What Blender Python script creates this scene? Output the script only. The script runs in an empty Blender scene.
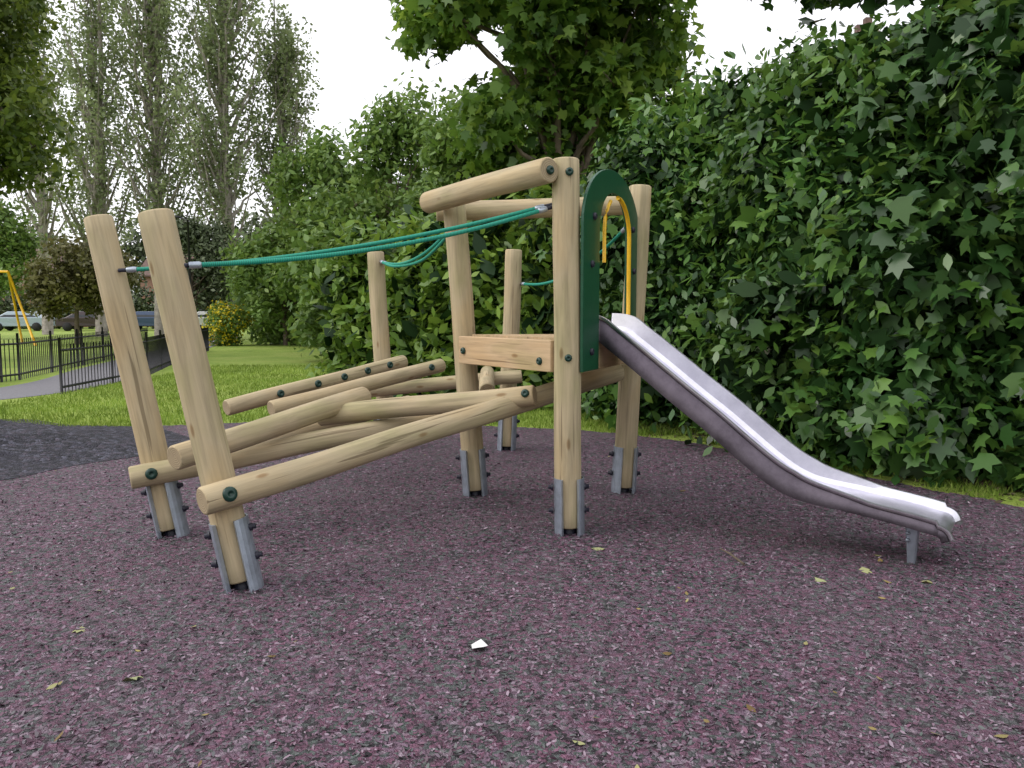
import bpy, bmesh, math, numpy as np
from mathutils import Vector, Matrix, noise
rng = np.random.default_rng(7)
scene = bpy.context.scene
COL = scene.collection
R = math.radians

# ------------------------------------------------------------ helpers
def link(ob, parent=None):
    COL.objects.link(ob)
    if parent: ob.parent = parent
    return ob
def empty(name, loc=(0,0,0)):
    e = bpy.data.objects.new(name, None); e.empty_display_size=.2
    COL.objects.link(e); return e      # kept at origin so children stay in world coords
def nodes(m):
    m.use_nodes=True; nt=m.node_tree; nt.nodes.clear()
    out=nt.nodes.new('ShaderNodeOutputMaterial'); return nt,out
def N(nt,t,**kw):
    n=nt.nodes.new(t)
    for k,v in kw.items():
        if k in n.inputs: n.inputs[k].default_value=v
        else: setattr(n,k,v)
    return n
def ramp(nt,stops,interp='LINEAR'):
    r=nt.nodes.new('ShaderNodeValToRGB'); cr=r.color_ramp; cr.interpolation=interp
    while len(cr.elements)<len(stops): cr.elements.new(.5)
    for e,(p,c) in zip(cr.elements,stops):
        e.position=p; e.color=(c[0],c[1],c[2],1)
    return r
def coords(nt,scale=(1,1,1),rnd=False):
    tc=nt.nodes.new('ShaderNodeTexCoord'); mp=nt.nodes.new('ShaderNodeMapping')
    mp.inputs['Scale'].default_value=scale
    nt.links.new(tc.outputs['Object'],mp.inputs['Vector'])
    if rnd:
        oi=nt.nodes.new('ShaderNodeObjectInfo'); ml=N(nt,'ShaderNodeMath',operation='MULTIPLY'); ml.inputs[1].default_value=37.
        nt.links.new(oi.outputs['Random'],ml.inputs[0]); nt.links.new(ml.outputs[0],mp.inputs['Location'])
    return mp.outputs['Vector']

def simple(name,col,rough=.6,metal=0,var=.25,scale=12,bump=.1):
    m=bpy.data.materials.new(name); nt,out=nodes(m); L=nt.links.new
    v=coords(nt); n=N(nt,'ShaderNodeTexNoise',Scale=scale,Detail=5.,Roughness=.6); L(v,n.inputs['Vector'])
    a=[c*(1-var) for c in col]; b=[min(1,c*(1+var)) for c in col]
    r=ramp(nt,[(.3,a),(.7,b)]); L(n.outputs['Fac'],r.inputs['Fac'])
    p=N(nt,'ShaderNodeBsdfPrincipled',Roughness=rough,Metallic=metal)
    L(r.outputs['Color'],p.inputs['Base Color'])
    bp=N(nt,'ShaderNodeBump',Strength=bump,Distance=.01); L(n.outputs['Fac'],bp.inputs['Height']); L(bp.outputs[0],p.inputs['Normal'])
    L(p.outputs[0],out.inputs[0]); return m

def leafmat(name,dark,mid,light,trans=.28,rough=.45,spec=.35):
    m=bpy.data.materials.new(name); nt,out=nodes(m); L=nt.links.new
    at=N(nt,'ShaderNodeAttribute',attribute_name='rnd')
    r=ramp(nt,[(0,dark),(.5,mid),(1,light)]); L(at.outputs['Fac'],r.inputs['Fac'])
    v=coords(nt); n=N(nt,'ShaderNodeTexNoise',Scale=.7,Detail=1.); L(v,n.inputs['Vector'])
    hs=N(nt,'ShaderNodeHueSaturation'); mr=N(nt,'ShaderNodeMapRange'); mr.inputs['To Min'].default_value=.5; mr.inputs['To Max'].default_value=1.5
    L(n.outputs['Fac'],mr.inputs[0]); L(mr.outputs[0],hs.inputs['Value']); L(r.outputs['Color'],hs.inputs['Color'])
    p=N(nt,'ShaderNodeBsdfPrincipled',Roughness=rough); p.inputs['Specular IOR Level'].default_value=spec
    L(hs.outputs[0],p.inputs['Base Color'])
    if trans<=0: L(p.outputs[0],out.inputs[0]); return m
    t=N(nt,'ShaderNodeBsdfTranslucent'); 
    hs2=N(nt,'ShaderNodeHueSaturation',Hue=.48,Value=1.6); L(hs.outputs[0],hs2.inputs['Color']); L(hs2.outputs[0],t.inputs['Color'])
    mx=N(nt,'ShaderNodeMixShader'); mx.inputs[0].default_value=trans
    L(p.outputs[0],mx.inputs[1]); L(t.outputs[0],mx.inputs[2]); L(mx.outputs[0],out.inputs[0]); return m

def mesh_obj(name,verts,faces,mat=None,parent=None,smooth=False,mats=None,midx=None):
    me=bpy.data.meshes.new(name); me.from_pydata([tuple(v) for v in verts],[],faces)
    for m in (mats or ([mat] if mat else [])): me.materials.append(m)
    if midx is not None: me.polygons.foreach_set('material_index',midx)
    if smooth is True: me.polygons.foreach_set('use_smooth',[True]*len(me.polygons))
    elif isinstance(smooth,list): me.polygons.foreach_set('use_smooth',smooth)
    me.update(); return link(bpy.data.objects.new(name,me),parent)

SH_MAPLE=np.array([(0,-.5),(.44,-.36),(.3,-.06),(.5,.22),(.18,.2),(0,.58),(-.18,.2),(-.5,.22),(-.3,-.06),(-.44,-.36)])
SH_OVAL=np.array([(0,-.5),(.2,-.2),(.24,.1),(0,.55),(-.24,.1),(-.2,-.2)])
SH_RHOMB=np.array([(0,-.5),(.32,0),(0,.5),(-.32,0)])
SH_BLADE=np.array([(-.06,0),(.06,0),(.02,1.)])
def unit(a): return a/np.maximum(np.linalg.norm(a,axis=1,keepdims=True),1e-6)
def leaf_arrays(P,Nn,size,shape,down=None,curl=.12):
    n=len(P); Nn=unit(Nn)
    t=rng.normal(size=(n,3)) if down is None else down
    b=unit(t-(t*Nn).sum(1,keepdims=True)*Nn)
    tt=np.cross(b,Nn); s=size[:,None,None]
    x=shape[:,0][None,:,None]; y=shape[:,1][None,:,None]
    z=(-curl*(np.abs(shape[:,0])*2+np.abs(shape[:,1])*.8))[None,:,None]
    return (P[:,None,:]+s*(x*tt[:,None,:]+y*b[:,None,:]+z*Nn[:,None,:])).reshape(-1,3)
def poly_cloud(name,V,k,rnd,mat,parent=None):
    n=len(V)//k; me=bpy.data.meshes.new(name)
    me.vertices.add(len(V)); me.vertices.foreach_set('co',V.astype(np.float32).ravel())
    me.loops.add(n*k); me.loops.foreach_set('vertex_index',np.arange(n*k,dtype=np.int32))
    me.polygons.add(n); me.polygons.foreach_set('loop_start',(np.arange(n)*k).astype(np.int32))
    me.update(calc_edges=True)
    a=me.attributes.new('rnd','FLOAT','FACE'); a.data.foreach_set('value',rnd.astype(np.float32))
    me.materials.append(mat); me.validate()
    return link(bpy.data.objects.new(name,me),parent)
def foliage(name,blobs,ncl,per,csig,size,shape,mat,parent=None,fmin=.5,fmax=1.06,up=.5,hang=False,zmin=.02,jit=.7):
    B=np.array(blobs,float); w=B[:,3]**2; w/=w.sum()
    i=rng.choice(len(B),ncl,p=w); d=unit(rng.normal(size=(ncl,3)))
    f=rng.uniform(fmin**2,fmax**2,ncl)**.5
    C=B[i,:3]+d*(B[i,3]*f)[:,None]; cr=rng.random(ncl)
    P=np.repeat(C,per,0)+rng.normal(size=(ncl*per,3))*csig
    D=np.repeat(d,per,0); rr=np.repeat(cr,per)*.55+rng.random(ncl*per)*.45
    keep=P[:,2]>zmin; P=P[keep];D=D[keep];rr=rr[keep]
    Nn=D*.6+np.array([0,0,up])+rng.normal(size=P.shape)*jit
    s=size*rng.uniform(.5,1.3,len(P))
    dn=None
    if hang: dn=np.array([0,0,-1.])+rng.normal(size=P.shape)*.5
    return poly_cloud(name,leaf_arrays(P,Nn,s,shape,dn),len(shape),rr,mat,parent)
def tubes(name,paths,mat,parent=None,sides=7):
    V=[];F=[]
    for pts,rad in paths:
        pts=[Vector(p) for p in pts]; base=len(V)
        for i,p in enumerate(pts):
            d=(pts[min(i+1,len(pts)-1)]-pts[max(i-1,0)]).normalized()
            a=d.cross(Vector((0.3,.9,.1)) if abs(d.z)>.8 else Vector((0,0,1))).normalized(); b=d.cross(a)
            for j in range(sides):
                t=2*math.pi*j/sides; V.append(p+rad[i]*(math.cos(t)*a+math.sin(t)*b))
        for i in range(len(pts)-1):
            for j in range(sides):
                j2=(j+1)%sides; F.append((base+i*sides+j,base+i*sides+j2,base+(i+1)*sides+j2,base+(i+1)*sides+j))
        F.append(tuple(base+j for j in range(sides))); F.append(tuple(base+(len(pts)-1)*sides+j for j in range(sides))[::-1])
    return mesh_obj(name,V,F,mat,parent,smooth=True)
def bez(p0,p1,lift=0,n=5,wob=.0):
    p0=Vector(p0);p1=Vector(p1); out=[]
    for i in range(n+1):
        t=i/n; p=p0.lerp(p1,t); p.z+=lift*4*t*(1-t)
        if 0<i<n: p+=Vector(rng.normal(size=3))*wob
        out.append(p)
    return out
def boxes(name,bl,mat,parent=None,bevel=0):
    V=[];F=[]
    for c,h,rz in bl:
        b=len(V); M=Matrix.Rotation(rz,3,'Z')
        for sx in(-1,1):
            for sy in(-1,1):
                for sz in(-1,1): V.append(Vector(c)+M@Vector((sx*h[0],sy*h[1],sz*h[2])))
        for f in((0,1,3,2),(4,6,7,5),(0,4,5,1),(2,3,7,6),(0,2,6,4),(1,5,7,3)): F.append(tuple(b+i for i in f))
    o=mesh_obj(name,V,F,mat,parent)
    if bevel:
        m=o.modifiers.new('b','BEVEL'); m.width=bevel; m.segments=2
    return o
def lathe(name,prof,mat,loc,direc,parent=None,segs=16):
    V=[];F=[];k=len(prof)
    for j in range(segs):
        t=2*math.pi*j/segs
        for r,z in prof: V.append((r*math.cos(t),r*math.sin(t),z))
    for j in range(segs):
        j2=(j+1)%segs
        for i in range(k-1): F.append((j*k+i,j2*k+i,j2*k+i+1,j*k+i+1))
    F.append(tuple(j*k+k-1 for j in range(segs)))
    o=mesh_obj(name,V,F,mat,parent,smooth=True)
    o.matrix_local=Matrix.Translation(loc)@Vector(direc).to_track_quat('Z','Y').to_matrix().to_4x4()
    return o

# ------------------------------------------------------------ materials
def wood_mat(name,base=(.47,.385,.245),end=False):
    m=bpy.data.materials.new(name); nt,out=nodes(m); L=nt.links.new
    p=N(nt,'ShaderNodeBsdfPrincipled',Roughness=.72); p.inputs['Specular IOR Level'].default_value=.25
    b=np.array(base)
    if not end:
        v=coords(nt,(9,9,.55),True); n=N(nt,'ShaderNodeTexNoise',Scale=3.2,Detail=8.,Roughness=.62,Distortion=.6); L(v,n.inputs['Vector'])
        v2=coords(nt,(1,1,.35),True); n2=N(nt,'ShaderNodeTexNoise',Scale=5.,Detail=3.); L(v2,n2.inputs['Vector'])
        v3=coords(nt,(6,6,2.2),True); vo=N(nt,'ShaderNodeTexVoronoi',Scale=1.3,Randomness=1.); L(v3,vo.inputs['Vector'])
        r=ramp(nt,[(.25,b*.62),(.45,b*.9),(.6,b*1.06),(.8,b*1.22)]); L(n.outputs['Fac'],r.inputs['Fac'])
        g=ramp(nt,[(.3,(.76,.83,.68)),(.5,(1,1,1)),(.75,(1.,.91,.78))]); L(n2.outputs['Fac'],g.inputs['Fac'])
        mx=N(nt,'ShaderNodeMix',data_type='RGBA',blend_type='MULTIPLY'); mx.inputs[0].default_value=.85
        L(r.outputs[0],mx.inputs[6]); L(g.outputs[0],mx.inputs[7])
        kn=ramp(nt,[(.0,(.28,.16,.08)),(.07,(.5,.34,.2)),(.13,(1,1,1))]); L(vo.outputs['Distance'],kn.inputs['Fac'])
        mx2=N(nt,'ShaderNodeMix',data_type='RGBA',blend_type='MULTIPLY'); mx2.inputs[0].default_value=.65
        L(mx.outputs[2],mx2.inputs[6]); L(kn.outputs[0],mx2.inputs[7])
        v4=coords(nt,(26,26,.8),True); n4=N(nt,'ShaderNodeTexNoise',Scale=1.1,Detail=2.); L(v4,n4.inputs['Vector'])
        ck=ramp(nt,[(.30,(.25,.22,.18)),(.335,(1,1,1))]); L(n4.outputs['Fac'],ck.inputs['Fac'])
        mx3=N(nt,'ShaderNodeMix',data_type='RGBA',blend_type='MULTIPLY'); mx3.inputs[0].default_value=.6
        L(mx2.outputs[2],mx3.inputs[6]); L(ck.outputs[0],mx3.inputs[7])
        L(mx3.outputs[2],p.inputs['Base Color'])
        bp=N(nt,'ShaderNodeBump',Strength=.4,Distance=.006); ad=N(nt,'ShaderNodeMath',operation='ADD'); L(n.outputs['Fac'],ad.inputs[0]); L(ck.outputs[0],ad.inputs[1]); L(ad.outputs[0],bp.inputs['Height'])
    else:
        w=N(nt,'ShaderNodeTexWave',wave_type='RINGS',rings_direction='Z',Scale=26.,Distortion=1.2,Detail=2.)
        tc=nt.nodes.new('ShaderNodeTexCoord'); L(tc.outputs['Object'],w.inputs['Vector'])
        n=N(nt,'ShaderNodeTexNoise',Scale=18.,Detail=4.); L(tc.outputs['Object'],n.inputs['Vector'])
        r=ramp(nt,[(.2,b*.75),(.8,b*1.15)]); ad=N(nt,'ShaderNodeMath',operation='MULTIPLY'); L(w.outputs['Fac'],ad.inputs[0]); L(n.outputs['Fac'],ad.inputs[1])
        ad2=N(nt,'ShaderNodeMath',operation='ADD'); L(ad.outputs[0],ad2.inputs[0]); ad2.inputs[1].default_value=.25
        L(ad2.outputs[0],r.inputs['Fac']); L(r.outputs[0],p.inputs['Base Color'])
        bp=N(nt,'ShaderNodeBump',Strength=.3,Distance=.003); L(w.outputs['Fac'],bp.inputs['Height'])
    L(bp.outputs[0],p.inputs['Normal']); L(p.outputs[0],out.inputs[0]); return m
M_wood=wood_mat('round_timber'); M_end=wood_mat('timber_end_grain',(.38,.30,.19),True)
M_plank=wood_mat('sawn_timber',(.54,.39,.235))
M_galv=simple('galvanised_steel',(.40,.45,.52),.42,.7,.2,14,.05)
M_cap=simple('green_plastic_cap',(.006,.04,.028),.35,0,.2)
M_black=simple('black_plastic',(.015,.015,.03),.5)
M_green=simple('green_hdpe_panel',(.008,.075,.035),.38,0,.15,40,.03)
M_yellow=simple('yellow_paint',(.78,.45,.01),.4,0,.08)
M_blackmetal=simple('black_fence_paint',(.012,.012,.014),.45)
M_rope=bpy.data.materials.new('green_rope'); nt,out=nodes(M_rope)
p=N(nt,'ShaderNodeBsdfPrincipled',Roughness=.6); v=coords(nt); w=N(nt,'ShaderNodeTexWave',Scale=40.,Distortion=1.); nt.links.new(v,w.inputs['Vector'])
r=ramp(nt,[(.2,(.0,.14,.10)),(.8,(.01,.36,.24))]); nt.links.new(w.outputs['Fac'],r.inputs['Fac']); nt.links.new(r.outputs[0],p.inputs['Base Color']); nt.links.new(p.outputs[0],out.inputs[0])
def steel(name,a,b,r0,r1):
    m=bpy.data.materials.new(name); nt,out=nodes(m); L=nt.links.new
    p=N(nt,'ShaderNodeBsdfPrincipled',Metallic=1.); v=coords(nt,(1,1,1)); n=N(nt,'ShaderNodeTexNoise',Scale=7.,Detail=8.,Roughness=.75); L(v,n.inputs['Vector'])
    r=ramp(nt,[(.3,a),(.7,b)]); L(n.outputs['Fac'],r.inputs['Fac']); L(r.outputs[0],p.inputs['Base Color'])
    mr=N(nt,'ShaderNodeMapRange'); mr.inputs['To Min'].default_value=r0; mr.inputs['To Max'].default_value=r1; L(n.outputs['Fac'],mr.inputs[0]); L(mr.outputs[0],p.inputs['Roughness']); L(p.outputs[0],out.inputs[0]); return m
M_steel=steel('stainless_steel',(.66,.65,.72),(.86,.85,.92),.30,.48)
M_steelside=steel('dark_reflection_steel_side',(.07,.058,.07),(.15,.128,.152),.3,.5)  # dark base colour stands in for dim reflections on the sides, not weathering
M_bark=simple('bark',(.13,.10,.07),.9,0,.4,6,.6)
M_palebark=simple('poplar_bark',(.30,.27,.23),.9,0,.35,5,.5)

def mulch(name,cols,dusty=(.19,.14,.17),bumpd=.016,sc1=46.):
    m=bpy.data.materials.new(name); nt,out=nodes(m); L=nt.links.new
    v=coords(nt); nd=N(nt,'ShaderNodeTexNoise',Scale=26.,Detail=3.); L(v,nd.inputs['Vector'])
    sc=N(nt,'ShaderNodeVectorMath',operation='SCALE'); sc.inputs['Scale'].default_value=.05; L(nd.outputs['Color'],sc.inputs[0])
    ad=N(nt,'ShaderNodeVectorMath',operation='ADD'); L(v,ad.inputs[0]); L(sc.outputs[0],ad.inputs[1])
    vo=N(nt,'ShaderNodeTexVoronoi',Scale=sc1,Randomness=1.); L(ad.outputs[0],vo.inputs['Vector'])
    vo2=N(nt,'ShaderNodeTexVoronoi',Scale=sc1*2.6,Randomness=1.); L(ad.outputs[0],vo2.inputs['Vector'])
    sp=N(nt,'ShaderNodeSeparateColor'); L(vo.outputs['Color'],sp.inputs[0])
    r=ramp(nt,cols,'CONSTANT'); L(sp.outputs[0],r.inputs['Fac'])
    sp2=N(nt,'ShaderNodeSeparateColor'); L(vo2.outputs['Color'],sp2.inputs[0])
    mr=N(nt,'ShaderNodeMapRange'); mr.inputs['To Min'].default_value=.5; mr.inputs['To Max'].default_value=1.5; L(sp2.outputs[1],mr.inputs[0])
    hs=N(nt,'ShaderNodeHueSaturation'); L(mr.outputs[0],hs.inputs['Value']); L(r.outputs[0],hs.inputs['Color'])
    nb=N(nt,'ShaderNodeTexNoise',Scale=.9,Detail=4.,Roughness=.6); L(v,nb.inputs['Vector'])
    rb=ramp(nt,[(.35,(0,0,0)),(.75,(.45,.45,.45))]); L(nb.outputs['Fac'],rb.inputs['Fac'])
    mx=N(nt,'ShaderNodeMix',data_type='RGBA'); L(rb.outputs[0],mx.inputs[0]); L(hs.outputs[0],mx.inputs[6]); mx.inputs[7].default_value=(*dusty,1)
    p=N(nt,'ShaderNodeBsdfPrincipled',Roughness=.68); p.inputs['Specular IOR Level'].default_value=.5
    L(mx.outputs[2],p.inputs['Base Color'])
    a2=N(nt,'ShaderNodeMath',operation='ADD'); L(vo.outputs['Distance'],a2.inputs[0]); L(vo2.outputs['Distance'],a2.inputs[1])
    bp=N(nt,'ShaderNodeBump',Strength=.95,Distance=bumpd,invert=True); L(a2.outputs[0],bp.inputs['Height']); L(bp.outputs[0],p.inputs['Normal'])
    L(p.outputs[0],out.inputs[0]); return m
MC=[(0,(.017,.015,.019)),(.17,(.18,.075,.125)),(.38,(.085,.10,.098)),(.53,(.18,.11,.16)),(.68,(.09,.12,.105)),(.78,(.12,.055,.09)),(.93,(.29,.22,.27))]
M_mulch=mulch('rubber_mulch',MC)
M_mound=mulch('dark_rubber_mulch',[(0,(.008,.009,.016)),(.3,(.05,.05,.075)),(.5,(.016,.016,.028)),(.7,(.075,.06,.085)),(.88,(.11,.11,.15))],(.05,.045,.07),.04,22.)
M_chip=bpy.data.materials.new('rubber_chips'); nt,out=nodes(M_chip); at=N(nt,'ShaderNodeAttribute',attribute_name='rnd'); r=ramp(nt,MC); p=N(nt,'ShaderNodeBsdfPrincipled',Roughness=.6)
nt.links.new(at.outputs['Fac'],r.inputs['Fac']); nt.links.new(r.outputs[0],p.inputs['Base Color']); nt.links.new(p.outputs[0],out.inputs[0])
M_grass=bpy.data.materials.new('grass'); nt,out=nodes(M_grass); L=nt.links.new
v=coords(nt); n=N(nt,'ShaderNodeTexNoise',Scale=.5,Detail=8.,Roughness=.7); L(v,n.inputs['Vector']); n2=N(nt,'ShaderNodeTexNoise',Scale=25.,Detail=4.); L(v,n2.inputs['Vector'])
mm=N(nt,'ShaderNodeMath',operation='MULTIPLY_ADD'); L(n2.outputs['Fac'],mm.inputs[0]); mm.inputs[1].default_value=.5; L(n.outputs['Fac'],mm.inputs[2])
r=ramp(nt,[(.45,(.11,.18,.02)),(.7,(.22,.32,.04)),(.95,(.32,.38,.08))]); L(mm.outputs[0],r.inputs['Fac'])
p=N(nt,'ShaderNodeBsdfPrincipled',Roughness=.9); L(r.outputs[0],p.inputs['Base Color'])
bp=N(nt,'ShaderNodeBump',Strength=.7,Distance=.05); L(n2.outputs['Fac'],bp.inputs['Height']); L(bp.outputs[0],p.inputs['Normal']); L(p.outputs[0],out.inputs[0])
M_soil=simple('leafy_soil',(.08,.075,.04),.95,0,.5,14,.8)
M_path=simple('asphalt_path',(.19,.185,.20),.85,0,.2,30,.2)

M_lf_hedge=leafmat('leaves_hedge',(.012,.038,.009),(.034,.095,.02),(.10,.20,.045),0,.38,.5)
M_lf_hedge2=leafmat('leaves_hedge_new',(.035,.10,.018),(.085,.19,.03),(.17,.29,.055),.25,.38,.5)
M_lf_dark=leafmat('leaves_inner_shade',(.007,.022,.005),(.014,.042,.010),(.03,.07,.014),0,.6,.2)  # dark leaf colour paints the shaded depth inside hedge and laurel
M_lf_shrub=leafmat('leaves_shrub',(.045,.095,.012),(.12,.22,.03),(.24,.35,.055),.25,.4)
M_lf_syc=leafmat('leaves_sycamore',(.03,.08,.012),(.09,.18,.025),(.20,.30,.045),.4)
M_lf_pop=leafmat('leaves_poplar',(.10,.135,.055),(.18,.23,.10),(.28,.33,.17),.35)
M_lf_mid=leafmat('leaves_mid',(.055,.11,.02),(.13,.225,.045),(.23,.33,.075),.25)  # leaf colours brightened to paint in haze over the background trees
M_lf_left=leafmat('leaves_left',(.03,.06,.01),(.09,.14,.02),(.21,.27,.045),.35)
M_lf_far=leafmat('leaves_far',(.05,.075,.03),(.09,.12,.055),(.14,.17,.09),0)
M_blade=leafmat('grass_blades',(.09,.16,.02),(.19,.29,.04),(.30,.38,.09),.25,.6,.2)

# ------------------------------------------------------------ ground
def sheet(name,pts,z,mat): return mesh_obj(name,[(x,y,z) for x,y in pts],[tuple(range(len(pts)))],mat)
mesh_obj('ground',[(-400,-100,0),(400,-100,0),(400,700,0),(-400,700,0)],[(0,1,2,3)],M_grass)
def catmull(pts,n=14,closed=True):
    out=[];m=len(pts)
    rngi=range(m) if closed else range(m-1)
    for i in rngi:
        g=lambda k: np.array(pts[k%m] if closed else pts[max(0,min(m-1,k))],float)
        a,b,c,d=g(i-1),g(i),g(i+1),g(i+2)
        for j in range(n):
            t=j/n; out.append(.5*((2*b)+(c-a)*t+(2*a-5*b+4*c-d)*t*t+(3*b-a-3*c+d)*t**3))
    if not closed: out.append(np.array(pts[-1],float))
    return out
bnd=[(-11,5),(-10,7.6),(-7.5,9.1),(-5,9.6),(-3,10.1),(-1,9.9),(.8,9.4),(2,8.4),(2.9,6.85),(3.7,5.6),(4.8,3.7),(5.4,0),(4,-5),(-6,-6),(-11,-2)]
bp_=catmull(bnd,40)
bp_=[(p[0]+.05*noise.noise(Vector((p[0]*4,p[1]*4,0)))+.03*rng.normal()*.6, p[1]+.05*noise.noise(Vector((p[0]*4,p[1]*4,9)))+.02*rng.normal()) for p in bp_]
sheet('rubber_mulch_surface',bp_,.005,M_mulch)
BP=np.array(bp_)
def inside(X,Y,P=BP):
    c=np.zeros(len(X),bool); j=len(P)-1
    for i in range(len(P)):
        xi,yi=P[i];xj,yj=P[j]
        m=((yi>Y)!=(yj>Y))
        if yi!=yj: c^= m&(X<(xj-xi)*(Y-yi)/(yj-yi)+xi)
        j=i
    return c
n=70000; yy=1.7+6.2*rng.random(n)**1.35; xx=rng.uniform(-1,1,n)*(yy*.72+.4); k=inside(xx,yy); xx=xx[k];yy=yy[k]; n=len(xx)
P=np.stack([xx,yy,rng.uniform(.006,.013,n)],1); Nn=np.array([0,0,1.])+rng.normal(size=(n,3))*.4
SHC=np.array([(-.6,-.18),(.1,-.26),(.6,-.08),(.4,.2),(-.25,.22)])
poly_cloud('rubber_chips',leaf_arrays(P,Nn,rng.uniform(.006,.023,n)*rng.uniform(.7,1.2,n),SHC,None,.05),5,rng.random(n),M_chip)
V=[];F=[];A=96;Q=44
def mz(x,y,rr):
    fl=(math.cos(math.pi*rr)*.5+.5)
    return .009+.42*fl+.07*fl**.5*noise.noise(Vector((x*2.2,y*2.2,3)))+.05*min(1,(1-rr)*6)*abs(noise.noise(Vector((x*7,y*7,3))))
for i in range(Q+1):
    for j in range(A):
        t=2*math.pi*j/A; rr=i/Q; rad=(3.25+.4*math.sin(2*t+1)+.22*math.sin(5*t)+.1*math.sin(11*t))*rr
        x=-7.15+rad*math.cos(t); y=7.7+rad*math.sin(t)*.85
        V.append((x,y,mz(x,y,rr)))
for i in range(Q):
    for j in range(A): F.append((i*A+j,i*A+(j+1)%A,(i+1)*A+(j+1)%A,(i+1)*A+j))
mesh_obj('rubber_mound',V,F,M_mound,smooth=True)
sheet('soil_bed',catmull([(1.2,10.3),(2.45,8.6),(3.2,7.2),(4.05,6.0),(5.4,4.3),(8,2),(12,2),(10,8),(5,13),(2,13)],8),.003,M_soil)
pc=catmull([(-22,10.6),(-13,11.3),(-9.3,12.6),(-8.7,15.5),(-9.9,20),(-11.6,27),(-14,36),(-18,50)],10,False)
V=[];
for i,p in enumerate(pc):
    d=pc[min(i+1,len(pc)-1)]-pc[max(i-1,0)]; d=d/np.linalg.norm(d); nn=np.array([-d[1],d[0]]); V+= [(*(p+nn*.85),.006),(*(p-nn*.85),.006)]
mesh_obj('path',V,[(2*i,2*i+1,2*i+3,2*i+2) for i in range(len(pc)-1)],M_path)
def blades(name,X,Y,h0,h1):
    n=len(X); P=np.stack([X,Y,np.zeros(n)+.001],1); 
    Nn=np.stack([rng.normal(size=n),rng.normal(size=n),np.zeros(n)+.1],1)
    up=np.array([0,0,1.])+rng.normal(size=(n,3))*.35
    return poly_cloud(name,leaf_arrays(P,Nn,rng.uniform(h0,h1,n),SH_BLADE*np.array([1.8,1]),up,0),3,rng.random(n),M_blade)
n=90000; yy=9+12*rng.random(n)**1.4; xx=rng.uniform(-10,2.5,n); k=~inside(xx,yy)&~((np.abs(xx+9)<1.2)&(yy>12)); blades('grass_lawn',xx[k],yy[k],.03,.08)
n=36000; t=rng.random(n); xx=1.6+3.9*t+rng.normal(size=n)*.3; yy=9.1-5.4*t+rng.normal(size=n)*.3+.1; k=~inside(xx,yy)
cl=np.array([noise.noise(Vector((a*1.8,b*1.8,4))) for a,b in zip(xx,yy)])
msk=k&(rng.random(n)<np.clip(.15+cl*1.4,0.02,.8)); blades('grass_verge',xx[msk],yy[msk],.02,.07)

# ------------------------------------------------------------ climbing frame
CF=empty('wooden_climbing_frame')
def log(name,p0,p1,r,parent=CF,taper=.97,wob=.006,mat=M_wood):
    p0=Vector(p0);p1=Vector(p1);Ln=(p1-p0).length; S=28; K=max(10,int(Ln*12))
    zs=[0,.003,.010]+[.010+(Ln-.020)*i/K for i in range(1,K)]+[Ln-.010,Ln-.003,Ln]
    V=[];F=[];mi=[];sm=[]; sd=rng.random()*100
    for q,z in enumerate(zs):
        rr=r*(1-(1-taper)*z/Ln)
        if q in(0,len(zs)-1): rr-=.011
        elif q in(1,len(zs)-2): rr-=.006
        elif q in(2,len(zs)-3): rr-=.001
        cx=wob*noise.noise(Vector((z*1.1,sd,0)))*1.6; cy=wob*noise.noise(Vector((z*1.1,sd,7)))*1.6
        for j in range(S):
            t=2*math.pi*j/S
            k=rr*(1+.022*noise.noise(Vector((math.cos(t)*1.2,math.sin(t)*1.2,z*1.4+sd))))
            V.append((cx+k*math.cos(t),cy+k*math.sin(t),z))
    for q in range(len(zs)-1):
        for j in range(S): F.append((q*S+j,q*S+(j+1)%S,(q+1)*S+(j+1)%S,(q+1)*S+j)); mi.append(0); sm.append(True)
    F.append(tuple(range(S))[::-1]); F.append(tuple((len(zs)-1)*S+j for j in range(S))); mi+=[1,1]; sm+=[False,False]
    o=mesh_obj(name,V,F,None,parent,sm,[mat,M_end],mi)
    o.matrix_local=Matrix.Translation(p0)@(p1-p0).to_track_quat('Z','Y').to_matrix().to_4x4(); return o
def cap(loc,d,r=.03,parent=CF,name='bolt_cap',mat=None):
    lathe(name,[(r*1.05,0),(r*1.05,.006),(r*.92,.014),(r*.6,.018),(r*.35,.018),(r*.3,.012),(0.001,.012)],mat or M_cap,loc,d,parent)
def bracket(b,t,r,ang,parent=CF):
    b=Vector(b);t=Vector(t); ax=(t-b).normalized(); ux=Vector((math.cos(ang),math.sin(ang),0)); ux=(ux-ax*ux.dot(ax)).normalized(); uy=ax.cross(ux)
    V=[];F=[]
    for s in(-1,1):
        base=len(V); angs=[-60,-60,-45,-30,-15,0,15,30,45,60,60]; n=len(angs)
        for lz in(-.03,.16,.36):
            for i,a in enumerate(angs):
                rad=r+.007+(.022 if i in(0,n-1) else 0); a=R(a)
                V.append(b+ax*lz+ux*(s*rad*math.cos(a))+uy*(rad*math.sin(a)))
        for q in range(2):
            for i in range(n-1): F.append((base+q*n+i,base+q*n+i+1,base+(q+1)*n+i+1,base+(q+1)*n+i))
    o=mesh_obj('post_foot_bracket',V,F,M_galv,parent); m=o.modifiers.new('s','SOLIDIFY'); m.thickness=.007; m.offset=1
    for s in(-1,1):
        for h in(.15,.30):
            c=b+ax*h+ux*(s*(r+.012)); lathe('bracket_bolt',[(.022,0),(.022,.012),(.014,.014),(.014,.03),(.004,.032)],M_black,c,ux*s,parent,8)
    lathe('foot_core',[(r*.55,-.02),(r*.55,.08),(.001,.08)],M_black,b,ax,parent)
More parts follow.
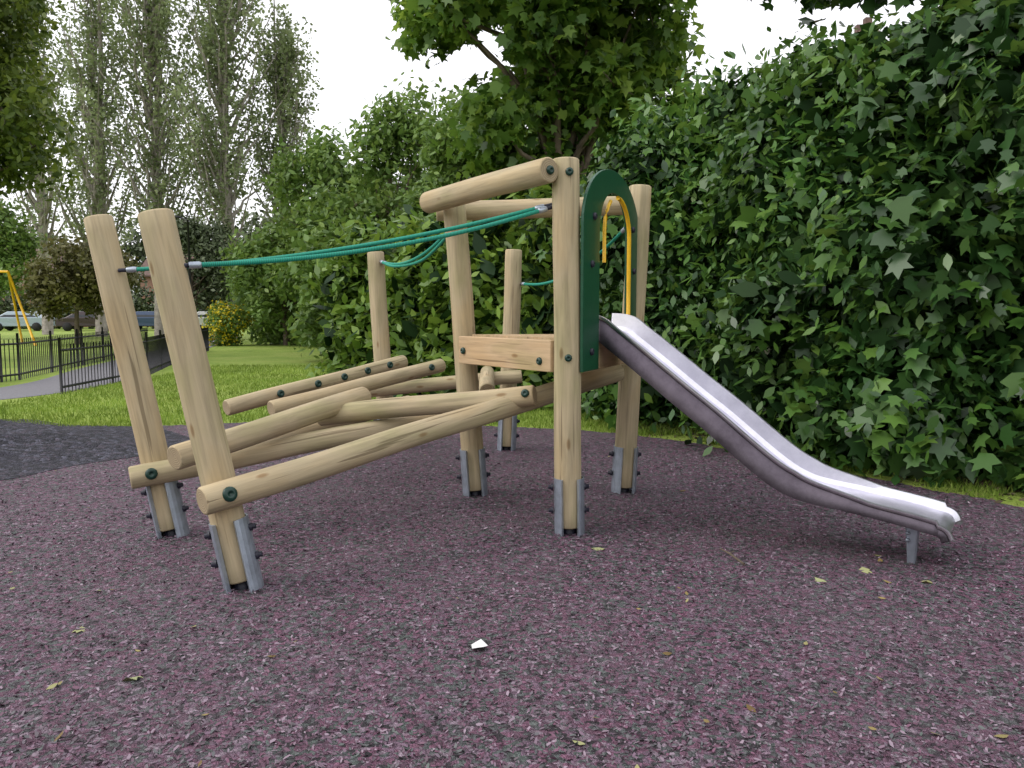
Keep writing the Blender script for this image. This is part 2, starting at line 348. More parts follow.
def post(name,b,t,r,ang=0):
    b=Vector(b);t=Vector(t);ax=(t-b).normalized()
    log(name,b+ax*.045,t,r,taper=.98); bracket(b,t,r,ang)
rp=.086
P1b,P1t=(-2.14,4.94,0),(-2.53,4.96,1.98)
P2b,P2t=(-1.37,3.97,0),(-1.75,3.98,1.89)
P3b,P3t=(.363,4.98,0),(.325,4.98,2.33)
P4b,P4t=(-.284,6.05,0),(-.43,6.05,2.20)
P5b,P5t=(.867,6.15,0),(.975,6.15,2.35)
P6b,P6t=(-1.27,8.1,0),(-1.37,8.1,2.0)
P7b,P7t=(-.06,8.06,0),(.02,8.06,2.02)
for i,(b,t,a) in enumerate([(P1b,P1t,.1),(P2b,P2t,.1),(P3b,P3t,0),(P4b,P4t,.1),(P5b,P5t,.15),(P6b,P6t,0),(P7b,P7t,0)]): post('post_%d'%(i+1),b,t,rp,a)
logs=[((-1.50,3.80,.485),(.80,6.02,.95),.073),
 ((-2.32,4.78,.40),(-.22,5.88,.68),.070),
 ((-1.93,4.52,.575),(-1.08,5.82,.79),.075),
 ((-1.36,5.62,.665),(.15,5.20,.865),.071),
 ((-2.34,6.5,.62),(-1.06,7.85,.92),.068),
 ((-1.90,6.25,.64),(-.66,7.55,.90),.066),
 ((-1.45,7.9,.62),(.1,7.86,.76),.068),
 ((-.25,7.9,.80),(-.20,6.25,.78),.068),
 ((-1.75,5.55,.50),(-.9,6.9,.62),.066)]
for i,(a,b,r) in enumerate(logs): log('balance_log_%d'%(i+1),a,b,r,wob=.012)
def on_log(i,k,d,r=.03):
    a,b,rr=logs[i]; p=Vector(a).lerp(Vector(b),k); d=Vector(d); ax=(Vector(b)-Vector(a)).normalized(); d=(d-ax*d.dot(ax)).normalized(); cap(p+d*(rr-.004),d,r)
on_log(0,.035,(.1,-1,.1),.036); on_log(1,.05,(.1,-1,.1),.034)
for k in(.25,.45,.6,.74,.88): on_log(4,k,(.3,-1,.1),.032)
on_log(5,.9,(.3,-1,.2)); on_log(6,.7,(.0,-1,.2)); on_log(3,.97,(.1,-1,.3),.026)
log('top_beam',(-.62,6.00,2.21),(.225,4.87,2.245),.080); log('top_beam_back',(-.58,6.21,2.17),(1.02,6.33,2.23),.075)
d=Vector((.865,-1.15,.035)).normalized(); cap(Vector((.225,4.87,2.245))+d*.002,d,.026)
cap((.345,4.893,2.24),(0,-1,0),.024); cap((.345,4.893,1.12),(0,-1,0),.022); cap((-.60,5.91,2.22),(-.8,-.6,0),.022)
def plank(name,a,b,h,th,parent=CF):
    a=Vector(a);b=Vector(b);Ln=(b-a).length
    o=boxes(name,[((0,0,Ln/2),(th/2,h/2,Ln/2),0)],M_plank,parent,.006)
    z=(b-a).normalized(); y=Vector((0,0,1)); y=(y-z*y.dot(z)).normalized(); x=y.cross(z)
    o.matrix_local=Matrix.Translation(a)@Matrix((x,y,z)).transposed().to_4x4(); return o
plank('deck_fascia',(-.37,5.89,1.125),(.262,5.0,1.125),.20,.055)
plank('deck_fascia_back',(-.30,6.18,1.12),(.84,6.27,1.12),.19,.05)
plank('deck_fascia_slide',(.46,5.06,1.12),(.86,5.98,1.12),.19,.05)
A=Vector((.30,5.10,1.20));Bq=Vector((-.30,5.98,1.20));Cq=Vector((.80,6.08,1.20))
for i in range(8):
    k0=i/8;k1=(i+1)/8-.008
    q=[A.lerp(Cq,k0),Bq.lerp(Cq,k0),Bq.lerp(Cq,k1),A.lerp(Cq,k1)]
    mesh_obj('deck_board_%d'%i,[p+Vector((0,0,dz)) for dz in(0,.035) for p in q],[(3,2,1,0),(4,5,6,7),(0,1,5,4),(1,2,6,5),(2,3,7,6),(3,0,4,7)],M_plank,CF)
dn=Vector((-.815,-.58,0)); cap(Vector((-.33,5.83,1.12))+dn*.028,dn,.024); cap(Vector((.2,5.09,1.09))+dn*.028,dn,.024)
C0=Vector((.69,5.52,0)); U=Vector((.40,.917,0)).normalized(); W=Vector((U.y,-U.x,0))
def archpts(hw,zt,zb,rz,n=28):
    pts=[(-hw,zb),(-hw,zb+.3)]
    for i in range(n+1):
        t=math.pi*(1-i/n); pts.append((hw*math.cos(t),zt-rz+rz*math.sin(t)))
    pts+=[(hw,zb+.3),(hw,zb)]; return pts
o1=archpts(.66,2.35,1.03,.40); i1=archpts(.33,2.20,1.03,.27)
V=[];F=[];n=len(o1)
for w in(-.010,.010):
    for L_ in(o1,i1):
        for u,z in L_: V.append(C0+U*u+W*w+Vector((0,0,z)))
for i in range(n-1):
    F.append((i,i+1,n+i+1,n+i)); F.append((2*n+i,3*n+i,3*n+i+1,2*n+i+1))
    F.append((i,2*n+i,2*n+i+1,i+1)); F.append((n+i,n+i+1,3*n+i+1,3*n+i))
F.append((0,n,3*n,2*n)); F.append((n-1,3*n-1,4*n-1,2*n-1))
o=mesh_obj('green_arch_panel',V,F,M_green,CF); m=o.modifiers.new('b','BEVEL'); m.width=.004; m.segments=2; m.limit_method='ANGLE'
hr=[(u,z) for u,z in archpts(.30,2.17,1.28,.25,16)]
hp=[(C0+U*u+W*.03+Vector((0,0,z))) for u,z in hr if u>-.02]
tubes('yellow_grab_rail',[(hp,[.015]*len(hp))],M_yellow,CF,10)
hp=[(C0+U*u+W*.03+Vector((0,0,z))) for u,z in hr if u<-.15 and z>1.7]+[]
hp=[C0+U*(-.30)+W*.03+Vector((0,0,1.72))]+hp
tubes('yellow_grab_rail_near',[(hp,[.012]*len(hp))],M_yellow,CF,10)
for u,z in((-.5,1.15),(.5,1.15),(-.5,1.7),(.5,1.7),(.46,2.0),(-.46,2.0)): cap(C0+U*u+W*.011+Vector((0,0,z)),W,.022,mat=M_black)
def rope(pts,r=.013):
    cu=bpy.data.curves.new('rope','CURVE'); cu.dimensions='3D'; cu.bevel_depth=r; cu.bevel_resolution=3
    P=catmull(pts,8,False); s=cu.splines.new('POLY'); s.points.add(len(P)-1)
    for q,p in zip(s.points,P): q.co=(*p,1)
    cu.materials.append(M_rope); link(bpy.data.objects.new('rope',cu),CF)
    for a,b in((0,1),(-1,-2)):
        p=Vector(P[a]);d=(Vector(P[b])-p).normalized()
        lathe('rope_ferrule',[(.016,0),(.018,.01),(.018,.05),(.014,.06)],M_galv,p,d,CF,10)
        lathe('rope_eye',[(.012,-.05),(.012,.01)],M_black,p,d,CF,8)
def sag(a,b,s,n=6): 
    a=np.array(a);b=np.array(b); return [tuple(a+(b-a)*t-np.array([0,0,s*4*t*(1-t)])) for t in np.linspace(0,1,n)]
rope(sag((-2.34,4.90,1.655),(.20,5.02,2.05),.07)); rope(sag((-1.60,3.99,1.63),(.21,4.97,2.03),.07)); 
rope(sag((-1.27,8.02,1.89),(-.47,6.12,2.02),.10)); rope(sag((.10,8.0,1.68),(.87,6.2,2.04),.14))
rope([(-1.3,8.02,1.9),(-1.1,7.6,1.83),(-.75,6.8,1.84),(-.46,6.1,2.0)])

# ------------------------------------------------------------ slide
SL=empty('playground_slide')
S0=np.array([.68,5.46]); S1=np.array([2.42,4.33]); dv=(S1-S0); SLn=np.linalg.norm(dv); dv/=SLn; D3=Vector((dv[0],dv[1],0)); Wd=Vector((-dv[1],dv[0],0))
prof=catmull([(-.12,1.272),(0,1.26),(.09,1.20),(.3,1.05),(.55,.865),(.76,.715),(1.0,.53),(1.15,.425),(1.26,.37),(1.38,.34),(1.6,.315),(1.85,.28),(1.99,.255),(2.06,.237),(2.085,.195)],6,False)
half=.235
def sec(h): return [(-half-.022,h-.018),(-half-.022,h),(-half,h),(-half+.004,.03),(-half+.03,.004),(-half+.07,0),(0,-.005),(half-.07,0),(half-.03,.004),(half-.004,.03),(half,h),(half+.022,h),(half+.022,h-.018)]
def hgt(s): return .12 if s<1.25 else max(.05,.12-.07*min(1,(s-1.25)/.45))-(.02 if s>2.03 else 0)
def slmesh(name,secf,mat,ang=35):
    V=[];F=[]
    for i,p in enumerate(prof):
        q0=prof[max(i-1,0)];q1=prof[min(i+1,len(prof)-1)]; t=(q1-q0)/np.linalg.norm(q1-q0); nv=(-t[1],t[0]); se=secf(hgt(p[0]))
        for w,hh in se: V.append(Vector((S0[0],S0[1],0))+D3*(p[0]+nv[0]*hh)+Wd*w+Vector((0,0,p[1]+nv[1]*hh)))
    ns=len(se)
    for i in range(len(prof)-1):
        for j in range(ns-1): F.append((i*ns+j,i*ns+j+1,(i+1)*ns+j+1,(i+1)*ns+j))
    o=mesh_obj(name,V,F,mat,SL,True); o.data.set_sharp_from_angle(angle=R(ang)); m=o.modifiers.new('s','SOLIDIFY'); m.thickness=.003; m.offset=0
slmesh('slide_chute',sec,M_steel)
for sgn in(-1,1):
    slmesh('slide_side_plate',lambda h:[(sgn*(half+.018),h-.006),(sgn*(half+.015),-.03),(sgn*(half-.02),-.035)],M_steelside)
def sp(s,w,z): return Vector((S0[0],S0[1],0))+D3*s+Wd*w+Vector((0,0,z))
ang=math.atan2(dv[1],dv[0])
V=[];
for (z,hw,hd) in((.24,.06,.035),(.12,.048,.026),(.0,.03,.02)):
    for a,b in((-1,-1),(1,-1),(1,1),(-1,1)): V.append(sp(1.90+b*hd,a*hw-.06,z))
o=mesh_obj('slide_foot',V,[(0,1,5,4),(1,2,6,5),(2,3,7,6),(3,0,4,7),(4,5,9,8),(5,6,10,9),(6,7,11,10),(7,4,8,11),(8,9,10,11)],M_galv,SL); m=o.modifiers.new('b','BEVEL'); m.width=.006
boxes('slide_foot_plate',[(sp(1.90,-.06,.238),(.05,.09,.006),ang)],M_galv,SL,.003)
for z in(.14,.18): lathe('foot_bolt',[(.012,0),(.012,.01),(.001,.012)],M_galv,sp(1.88,-.112,z),-Wd,SL,6)

# ------------------------------------------------------------ background structures
def fence(name,pts,h=.95):
    P=[np.array(p,float) for p in pts]; paths=[]
    for a,b in zip(P[:-1],P[1:]):
        Ln=np.linalg.norm(b-a); n=int(Ln/.13)
        for i in range(n+1):
            q=a+(b-a)*i/n; big=i%16==0
            paths.append(([(q[0],q[1],0),(q[0],q[1],h+(.12 if big else 0))],[.032 if big else .012]*2))
        for z in(.12,h-.1): paths.append(([(a[0],a[1],z),(b[0],b[1],z)],[.022]*2))
    tubes(name,paths,M_blackmetal,None,4)
fence('metal_fence',[(-7.7,13.6),(-8.0,17.5),(-9.0,21),(-11,29)],.85)
fence('metal_fence',[(-14,13.2),(-10.4,13.9),(-10.2,16.5),(-11.3,21),(-13.2,29)],.85)
LP=empty('street_lamp')
tubes('lamp_pole',[([(-14.8,37,0),(-14.8,37,1.1),(-14.8,37,1.15),(-14.8,37,5.6)],[.09,.09,.06,.05]),([(-14.8,37,5.55),(-15.1,37,5.7),(-15.6,37,5.72)],[.04,.04,.04])],M_blackmetal,LP,8)
boxes('lamp_head',[((-15.5,37,5.72),(.32,.12,.06),0)],M_blackmetal,LP,.03)
SW=empty('swing_frame')
ax0,ax1=(-21.25,34,3.1),(-25.5,34,3.1)
tubes('swing_frame_tubes',[([ax0,ax1],[.05,.05]),([ax0,(-19.9,33.4,0)],[.05,.05]),([ax0,(-21.6,35.3,0)],[.05,.05]),([ax1,(-26.4,32.6,0)],[.05,.05]),([ax1,(-26,35.4,0)],[.05,.05])],M_yellow,SW,8)
for x in(-22.4,-24):
    tubes('swing_chain',[([(x-.22,34,3.1),(x-.22,34,.5)],[.012]*2),([(x+.22,34,3.1),(x+.22,34,.5)],[.012]*2)],M_blackmetal,SW,5)
    boxes('swing_seat',[((x,34,.5),(.24,.1,.02),0)],M_black,SW,.01)
M_glass=simple('dark_glass',(.02,.025,.03),.1,0,.1); M_tyre=simple('tyre',(.015,.015,.015),.8)
def car(name,x,y,rz,col,van=False):
    e=empty(name); paint=simple(name+'_paint',col,.25,0,.03); H=1.45
    body=[(-2.15,.35),(-2.2,.75),(-2.05,.95),(-1.5,1.0),(-.75,H),(.9,H),(1.75,1.0),(2.15,.92),(2.2,.35)]
    win=[(-1.35,1.02),(-.72,H-.08),(.82,H-.08),(1.5,1.02)]
    M=Matrix.Translation((x,y,0))@Matrix.Rotation(rz,4,'Z')
    def ext(nm,pl,w,mat,inset=0):
        n=len(pl); V=[M@Vector((px,s*(w-(.18 if pz>1.1 and inset else 0)),pz)) for s in(-1,1) for px,pz in pl]
        F=[tuple(range(n)),tuple(range(n,2*n))[::-1]]+[(i,n+i,n+(i+1)%n,(i+1)%n) for i in range(n)]
        o=mesh_obj(nm,V,F,mat,e); m=o.modifiers.new('b','BEVEL'); m.width=.05; m.segments=2
    ext('body',body,.87,paint,1); ext('windows',win,.885 ,M_glass,1)
    for sx in(-1.35,1.35):
        for sy in(-.82,.82): lathe('wheel',[(.001,-.1),(.32,-.1),(.32,.1),(.001,.1)],M_tyre,M@Vector((sx,sy,.32)),M.to_3x3()@Vector((0,1,0)),e,16)
car('parked_car',-31.5,60,.1,(.05,.03,.035)); car('parked_car',-27.5,61,.0,(.04,.07,.15)); car('parked_car',-36.6,60,.1,(.35,.42,.5)); car('parked_car',-23.2,62,.0,(.5,.5,.5))
M_brick=bpy.data.materials.new('brick'); nt,out=nodes(M_brick); v=coords(nt); sx=N(nt,'ShaderNodeSeparateXYZ'); nt.links.new(v,sx.inputs[0]); cx=N(nt,'ShaderNodeCombineXYZ')
add=N(nt,'ShaderNodeMath',operation='ADD'); nt.links.new(sx.outputs[0],add.inputs[0]); nt.links.new(sx.outputs[1],add.inputs[1]); nt.links.new(add.outputs[0],cx.inputs[0]); nt.links.new(sx.outputs[2],cx.inputs[1])
bt=N(nt,'ShaderNodeTexBrick',Scale=4.); bt.inputs['Color1'].default_value=(.36,.17,.11,1); bt.inputs['Color2'].default_value=(.27,.13,.09,1); bt.inputs['Mortar'].default_value=(.33,.3,.27,1); nt.links.new(cx.outputs[0],bt.inputs['Vector'])
p=N(nt,'ShaderNodeBsdfPrincipled',Roughness=.9); nt.links.new(bt.outputs[0],p.inputs['Base Color']); nt.links.new(p.outputs[0],out.inputs[0])
M_roof=simple('roof_tiles',(.14,.09,.075),.85,0,.3,6,.4); M_white=simple('white_paint',(.75,.75,.74),.5,0,.04); M_render=simple('pale_render',(.6,.56,.5),.8,0,.08)
def house(name,x,y,w,d,h,rz=0,wall=None,chim=True):
    e=empty(name); M=Matrix.Translation((x,y,0))@Matrix.Rotation(rz,4,'Z'); wall=wall or M_brick
    T=lambda vs:[M@Vector(v) for v in vs]; rh=2.6
    mesh_obj('walls',T([(-w,-d,0),(w,-d,0),(w,d,0),(-w,d,0),(-w,-d,h),(w,-d,h),(w,d,h),(-w,d,h),(-w,0,h+rh),(w,0,h+rh)]),[(0,1,5,4),(1,2,6,9,5),(2,3,7,6),(3,0,4,8,7)],wall,e)
    o=.35
    mesh_obj('roof',T([(-w-o,-d-o,h-.2),(w+o,-d-o,h-.2),(w+o,0,h+rh+.1),(-w-o,0,h+rh+.1),(w+o,d+o,h-.2),(-w-o,d+o,h-.2),(-w-o,-d-o,h-.05),(w+o,-d-o,h-.05),(w+o,0,h+rh+.25),(-w-o,0,h+rh+.25),(w+o,d+o,h-.05),(-w-o,d+o,h-.05)]),[(0,1,2,3),(3,2,4,5),(6,9,8,7),(9,11,10,8),(0,6,7,1),(5,4,10,11)],M_roof,e)
    def bx(nm,c,hh,mt): boxes(nm,[(M@Vector(c),hh,rz)],mt,e)
    for zx in(1.5,4.3):
        if zx+.8<h:
            for wx in np.arange(-w+1.3,w-.8,2.4):
                bx('window_frame',(wx,-d-.02,zx),(.62,.05,.7),M_white); bx('window_glass',(wx-.29,-d-.06,zx),(.25,.03,.6),M_glass); bx('window_glass',(wx+.29,-d-.06,zx),(.25,.03,.6),M_glass)
    bx('door',(w-.8,-d-.03,1.02),(.45,.05,1.0),M_white)
    if chim:
        bx('chimney',(-w+1.2,0,h+rh+.4),(.3,.5,1.3),M_brick)
        for q in(-.3,.3): bx('chimney_pot',(-w+1.2,q,h+rh+1.9),(.1,.1,.22),M_roof)
house('brick_house',-46,78,6,4,5.0); house('brick_house',-30,82,6,4,5.0)
house('brick_house',13.9,25,4.5,4,5.4,.0); house('rendered_house',17.2,19,3.2,3.5,5.6,-.4,M_render,False)

# ------------------------------------------------------------ vegetation
base=[(1.6,10.7),(2.45,9.35),(3.25,8.0),(4.1,6.95),(5.1,5.95),(6.3,4.8),(7.7,3.5)]
bl=[];bt_=[]
for p in catmull(base,3,False):
    low=p[0]<5.2
    for z in(.3,.8,1.4,2.0,2.6,3.15,3.55):
        dp=rng.normal()*.36
        r_=rng.uniform(.33,.85) if z<3 else rng.uniform(.35,.6)
        b=(p[0]+dp*.7+.09*z,p[1]+dp*.7+.14*z+rng.normal()*.15,z+rng.normal()*.15,r_); bl.append(b)
        if z>3: bt_.append((b[0]+rng.normal()*.3,b[1]+rng.normal()*.3,b[2]+rng.uniform(.1,.5 if low else .8),rng.uniform(.2,.4)))
HG=empty('hedge')
bR=[b for b in bl if b[0]>3.3]; bL=[b for b in bl if b[0]<=4.0]
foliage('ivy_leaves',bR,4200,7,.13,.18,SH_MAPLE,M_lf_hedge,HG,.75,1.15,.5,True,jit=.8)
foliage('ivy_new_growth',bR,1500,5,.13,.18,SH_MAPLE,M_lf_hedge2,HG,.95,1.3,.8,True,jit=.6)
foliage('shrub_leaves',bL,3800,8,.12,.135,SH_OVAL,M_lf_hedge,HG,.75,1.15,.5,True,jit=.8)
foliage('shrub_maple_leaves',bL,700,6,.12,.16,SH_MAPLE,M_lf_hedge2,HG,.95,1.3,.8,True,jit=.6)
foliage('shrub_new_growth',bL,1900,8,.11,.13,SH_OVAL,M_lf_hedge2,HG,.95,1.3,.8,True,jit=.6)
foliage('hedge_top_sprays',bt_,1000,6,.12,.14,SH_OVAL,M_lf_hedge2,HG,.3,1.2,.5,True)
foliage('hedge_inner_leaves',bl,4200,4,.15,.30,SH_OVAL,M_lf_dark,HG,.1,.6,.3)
foliage('white_flowers',[(2.75,7.85,1.8,.4),(3.6,6.9,1.5,.4),(2.7,7.9,1.2,.3)],10,2,.02,.085,SH_MAPLE,leafmat('petals',(.6,.55,.4),(.7,.66,.5),(.8,.78,.65),0),HG,.8,1.1,.2)
tubes('hedge_stems',[(bez((b[0]+.5,b[1]+.6,0),(b[0]+.6+rng.normal()*.2,b[1]+.8+rng.normal()*.2,2.6),0,5,.06),[.04,.035,.03,.02,.015,.01]) for b in bl[::9]],M_bark,HG,6)
T2=empty('sycamore_tree')
bl2=[(4.7,7.9,4.2,.5),(5.3,7.6,4.2,.75),(5.0,7.0,3.9,.5),(5.6,6.6,3.5,.7),(4.9,8.4,4.9,.6),(5.8,7.5,5.1,.9),(4.1,8.6,5.05,.4),(3.4,8.9,5.1,.35),(2.9,9.1,5.15,.3),(6.2,6.8,4.6,.9),(6.5,8,5.5,1.2),(5.0,7.6,5.4,.8),(5.0,6.1,2.7,.4)]
foliage('crown',bl2,2200,6,.10,.19,SH_MAPLE,M_lf_hedge,T2,.3,1.1,.5,True)
foliage('crown_new_growth',bl2,400,5,.10,.18,SH_MAPLE,M_lf_hedge2,T2,.8,1.15,.7,True)
tubes('trunk',[(bez((6.6,8.2,0),(6.4,8.1,5),0,5,.05),[.2,.18,.16,.14,.12,.08])]+[(bez((6.5,8.15,3.0+.15*i),b[:3],.2,5,.05),[.06,.05,.035,.025,.015,.008]) for i,b in enumerate(bl2[:-1])],M_bark,T2)
SB=empty('laurel_shrub'); bl=[]
for p in catmull([(-2.5,14.2),(-1.6,13.3),(-.5,12.7),(.6,12.1),(1.8,11.4)],4,False):
    for z in(.35,1.0,1.7,2.3): bl.append((p[0]+rng.normal()*.28,p[1]+rng.normal()*.28+.1*z,z+rng.normal()*.2,rng.uniform(.33,.66)))
foliage('leaves',bl,3600,7,.14,.20,SH_OVAL,M_lf_shrub,SB,.7,1.25,.6)
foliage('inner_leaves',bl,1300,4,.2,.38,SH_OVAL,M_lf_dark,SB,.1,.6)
def tree(name,x,y,h,blobs,ncl,per,csig,size,shape,mat,r0=.22,bark=M_bark,z0=None,inner=True,**kw):
    e=empty(name); foliage('crown',blobs,ncl,per,csig,size,shape,mat,e,**kw)
    paths=[(bez((x,y,0),(x,y,h),0,6,.06),[r0*(1-.13*i) for i in range(7)])]
    zz=z0 or h*.35
    for b in blobs:
        s=min(h*.95,zz+rng.random()*(h-zz)*.6); s=min(s,b[2]); paths.append((bez((x,y,s),b[:3],.15,5,.08),[r0*.4,r0*.33,r0*.25,r0*.18,r0*.1,r0*.04]))
        for _ in range(3):
            q=np.array(b[:3])+rng.normal(size=3)*b[3]*.6; paths.append((bez(b[:3],q,.05,3,.04),[r0*.1,r0*.07,r0*.05,r0*.02]))
    tubes('trunk',paths,bark,e,6); return e
bl=[]
for _ in range(44):
    d=unit(rng.normal(size=(1,3)))[0]*rng.random()**.38; bl.append((.95+d[0]*2.8,15.6+d[1]*2.2,6.2+d[2]*2.9,rng.uniform(.3,.68)))
tree('sycamore_tree',.95,15.6,8,bl,2500,7,.18,.23,SH_MAPLE,M_lf_syc,fmin=.3,fmax=1.3,hang=True)
def rblobs(cx,cy,cz,rx,ry,rz,n,r0,r1,zmin=.8):
    o=[]
    while len(o)<n:
        d=unit(rng.normal(size=(1,3)))[0]*rng.random()**.35
        b=(cx+d[0]*rx,cy+d[1]*ry,cz+d[2]*rz,rng.uniform(r0,r1))
        if b[2]>zmin: o.append(b)
    return o
for (x,y,cz,rx,rz,n) in((-9.6,34,2.6,2.0,2.6,26),(-7.4,32,4.2,2.2,3.8,36),(-4.4,29,4.6,2.3,4.2,38),(-1.0,26,4.2,2.4,3.8,34),(-4.2,23,1.8,1.7,1.8,22),(-11.0,39,2.4,1.8,2.6,20),(3.4,22,4.6,3.0,3.6,30)):
    tree('small_tree',x,y,cz+rz*.5,rblobs(x,y,cz,rx,1.8,rz,n,.45,.95,.4),2300,6,.2,.26,SH_OVAL,M_lf_mid,.14,fmin=.5,fmax=1.2)
YB=empty('yellow_flowering_bush'); bb=rblobs(-11.9,33.5,.8,.8,.6,.7,10,.35,.5,.2)
foliage('leaves',bb,500,6,.1,.16,SH_RHOMB,M_lf_mid,YB); foliage('flowers',bb,420,4,.09,.13,SH_RHOMB,leafmat('yellow_petals',(.4,.33,.01),(.6,.5,.02),(.75,.65,.05),.2),YB,.85,1.15)
def poplar(x,y,h,rad,nb,nl,size,mat):
    e=empty('poplar_tree'); paths=[(bez((x,y,0),(x+rng.normal()*.4,y,h),0,8,.12),[.34*(1-.115*i) for i in range(9)])]; PP=[];RR=[]
    for i in range(nb):
        z0=2.5+(h-4)*rng.random()**.9*.85; az=rng.random()*6.283; f=math.sin(min(1,(h-z0)/h*1.25)*math.pi*.5)
        ln=rng.uniform(3,6.5)*f+.6; o=rad*f*rng.uniform(.3,1.15)
        p0=Vector((x,y,z0)); p1=Vector((x+math.cos(az)*o,y+math.sin(az)*o,z0+ln))
        pts=bez(p0,p1,-.35,5,.1); paths.append((pts,[.10*f+.02,.08*f+.02,.06,.045,.03,.015]))
        m=int(nl/nb); t=rng.uniform(.3,1.08,m); 
        base=np.array(p0)[None]*(1-t[:,None])+np.array(p1)[None]*t[:,None]
        cl=np.round(t*9)/9; off=np.stack([np.sin(cl*50+i),np.cos(cl*37+i*2),np.sin(cl*23+i*3)],1)*.45
        PP.append(base+off+rng.normal(size=(m,3))*np.array([.2,.2,.26])); RR.append(np.full(m,rng.random()*.5)+rng.random(m)*.5)
    P=np.concatenate(PP);rr=np.concatenate(RR)
    poly_cloud('crown',leaf_arrays(P,rng.normal(size=P.shape)+np.array([0,0,.4]),size*rng.uniform(.6,1.2,len(P)),SH_RHOMB,None,.1),4,rr,mat,e)
    tubes('trunk',paths,M_palebark,e,5)
for (x,y,h,rad,nb,nl) in((-23.6,46,24,2.6,70,9500),(-19.8,45,28,3.3,105,15000),(-15.4,44,26,3.4,110,16000),(-12.8,46,19,2.2,60,8000),(-29,50,26,2.6,70,9000)): poplar(x,y,h,rad,nb,nl,.25,M_lf_pop)
tree('lime_tree',-16.6,23,9,rblobs(-16.9,23,7.9,3.5,3,5.8,62,.6,1.2,2.5),6000,7,.22,.26,SH_OVAL,M_lf_left,.3,fmin=.4,fmax=1.15)
tree('small_tree',-19.0,35,4,rblobs(-19.0,35,3.1,1.8,1.5,1.6,20,.5,.9,1.6),1900,6,.18,.24,SH_OVAL,leafmat('leaves_bronze',(.06,.06,.02),(.12,.12,.035),(.2,.19,.07),.2),.12)
tree('small_tree',-15.9,40,4,rblobs(-16,41,3.4,1.9,1.5,2.2,22,.5,.9,1.6),2000,6,.18,.24,SH_OVAL,M_lf_far,.12)
tree('small_tree',-27.5,42,4,rblobs(-27.5,42,4.6,2.6,1.5,2.4,24,.6,1.,2.4),2000,6,.2,.28,SH_OVAL,M_lf_mid,.14)
SBL=empty('shrub'); foliage('leaves',rblobs(-11.6,15.3,.3,1.3,.8,.6,12,.4,.6,.1),900,7,.1,.14,SH_OVAL,M_lf_hedge,SBL)
bl=[]
for x in np.arange(-70,70,2.6):
    yb=68+rng.normal()*3 + (18 if x<-8 else -18)
    hh=rng.uniform(7,11)
    for z in np.arange(1.5,hh,2.0): bl.append((x+rng.normal(),yb+rng.normal(),z,rng.uniform(1.5,2.3)))
foliage('distant_tree_line',bl,14000,5,.4,.7,SH_RHOMB,M_lf_far,None,.6,1.1)
bl=[]
for x in np.arange(-56,-8,1.3):
    hh=rng.uniform(1.5,5.6)
    for z in np.arange(.6,hh,.9): bl.append((x+rng.normal()*.3,67+rng.normal()*.4,z,rng.uniform(.7,1.1)))
foliage('distant_hedge',bl,6000,5,.25,.36,SH_RHOMB,M_lf_far,None,.6,1.1)
# unseen tree belt added behind the camera for the reflections in the steel slide
bl=[]
for x in np.arange(-40,42,3.2):
    for z in np.arange(1.2,rng.uniform(5,8),2.0): bl.append((x+rng.normal(),-26+rng.normal(),z,rng.uniform(1.5,2.2)))
foliage('reflection_tree_belt',bl,4500,5,.4,.8,SH_RHOMB,M_lf_mid,None,.5,1.1)

# ------------------------------------------------------------ ground litter
n=90; yy=2.0+8*rng.random(n)**1.3; xx=rng.uniform(-1,1,n)*yy*.65; k=inside(xx,yy); xx=xx[k];yy=yy[k]; n=len(xx)
P=np.stack([xx,yy,np.full(n,.02)],1); M_fl=leafmat('fallen_leaf',(.14,.09,.03),(.28,.22,.08),(.3,.33,.16),0,.7)
poly_cloud('fallen_leaves',leaf_arrays(P,np.array([0,0,1.])+rng.normal(size=(n,3))*.25,rng.uniform(.02,.055,n),SH_OVAL,None,.3),6,rng.random(n),M_fl)
P=np.array([[-1.45,2.95,.02],[1.9,4.2,.02],[.5,4.6,.02],[-1.9,3.4,.02],[2.15,4.05,.02],[1.6,4.05,.02]])
poly_cloud('fallen_leaves',leaf_arrays(P,np.array([0,0,1.])+rng.normal(size=P.shape)*.2,np.array([.08,.08,.08,.07,.08,.08]),SH_MAPLE,None,.25),10,np.array([1,.9,.95,.9,.8,1.]),M_fl)
n=9000; t=rng.random(n); xx=1.8+3.6*t+rng.normal(size=n)*.3+.3; yy=9.4-5.4*t+rng.normal(size=n)*.4+.3; 
k=~inside(xx,yy); P=np.stack([xx,yy,np.full(n,.015)],1)[k]
poly_cloud('leaf_litter',leaf_arrays(P,np.array([0,0,1.])+rng.normal(size=P.shape)*.4,rng.uniform(.03,.08,len(P)),SH_OVAL,None,.2),6,rng.random(len(P)),leafmat('litter',(.06,.045,.025),(.13,.10,.055),(.16,.16,.07),0,.8))
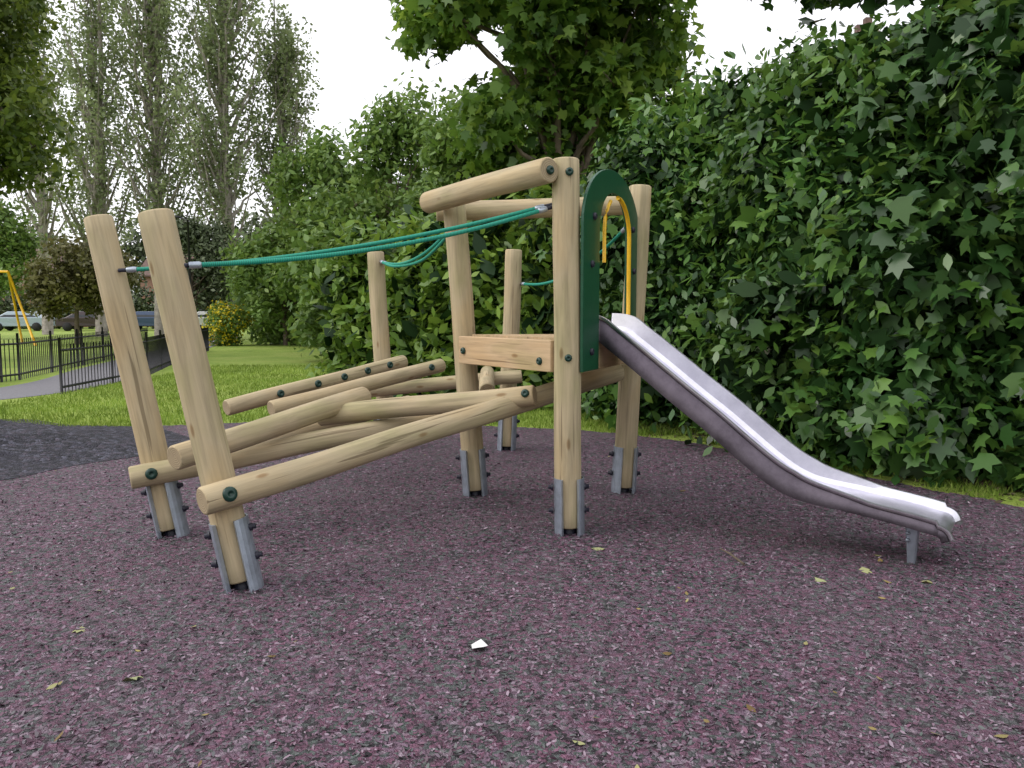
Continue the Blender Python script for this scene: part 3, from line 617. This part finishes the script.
mesh_obj('litter_paper',[(-.165,3.19,.016),(-.115,3.175,.03),(-.10,3.215,.018),(-.13,3.245,.034),(-.17,3.235,.014)],[(0,1,2),(0,2,3),(0,3,4)],M_white)
tubes('twig',[([(1.28,4.3,.015),(1.24,4.45,.03),(1.22,4.58,.02)],[.007,.006,.003]),([(1.24,4.45,.03),(1.28,4.5,.03)],[.004,.002])],M_bark)

# ------------------------------------------------------------ light, sky, camera
w=bpy.data.worlds.new('World'); scene.world=w; w.use_nodes=True; nt=w.node_tree; nt.nodes.clear()
out=nt.nodes.new('ShaderNodeOutputWorld'); bg=nt.nodes.new('ShaderNodeBackground'); sky=nt.nodes.new('ShaderNodeTexSky'); sky.sky_type='NISHITA'; sky.sun_disc=False
SE,SR=42,-75
sky.sun_elevation=R(SE); sky.dust_density=3.
hs=N(nt,'ShaderNodeHueSaturation',Saturation=.3); nt.links.new(sky.outputs[0],hs.inputs['Color'])
mx=N(nt,'ShaderNodeMix',data_type='RGBA'); mx.inputs[0].default_value=.7; mx.inputs[7].default_value=(11.9,11.8,12.4,1); nt.links.new(hs.outputs[0],mx.inputs[6])
nt.links.new(mx.outputs[2],bg.inputs[0]); bg.inputs[1].default_value=.15; nt.links.new(bg.outputs[0],out.inputs[0])
su=bpy.data.lights.new('sun','SUN'); su.energy=1.0; su.angle=R(25); su.color=(1,.94,.85); so=bpy.data.objects.new('sun',su); COL.objects.link(so)
sd=Vector((math.sin(R(SR))*math.cos(R(SE)),-math.cos(R(SR))*math.cos(R(SE)),math.sin(R(SE))))
so.rotation_euler=sd.to_track_quat('Z','Y').to_euler()
sky.sun_rotation=math.atan2(sd.x,sd.y)
cam=bpy.data.cameras.new('camera'); cam.lens=28.1; cam.sensor_width=36; cam.clip_end=2000; co=bpy.data.objects.new('camera',cam); COL.objects.link(co)
co.location=(0,0,1.4); co.rotation_euler=(R(90-5.14),0,0); scene.camera=co
scene.view_settings.view_transform='Standard'; scene.view_settings.look='None'; scene.view_settings.exposure=0
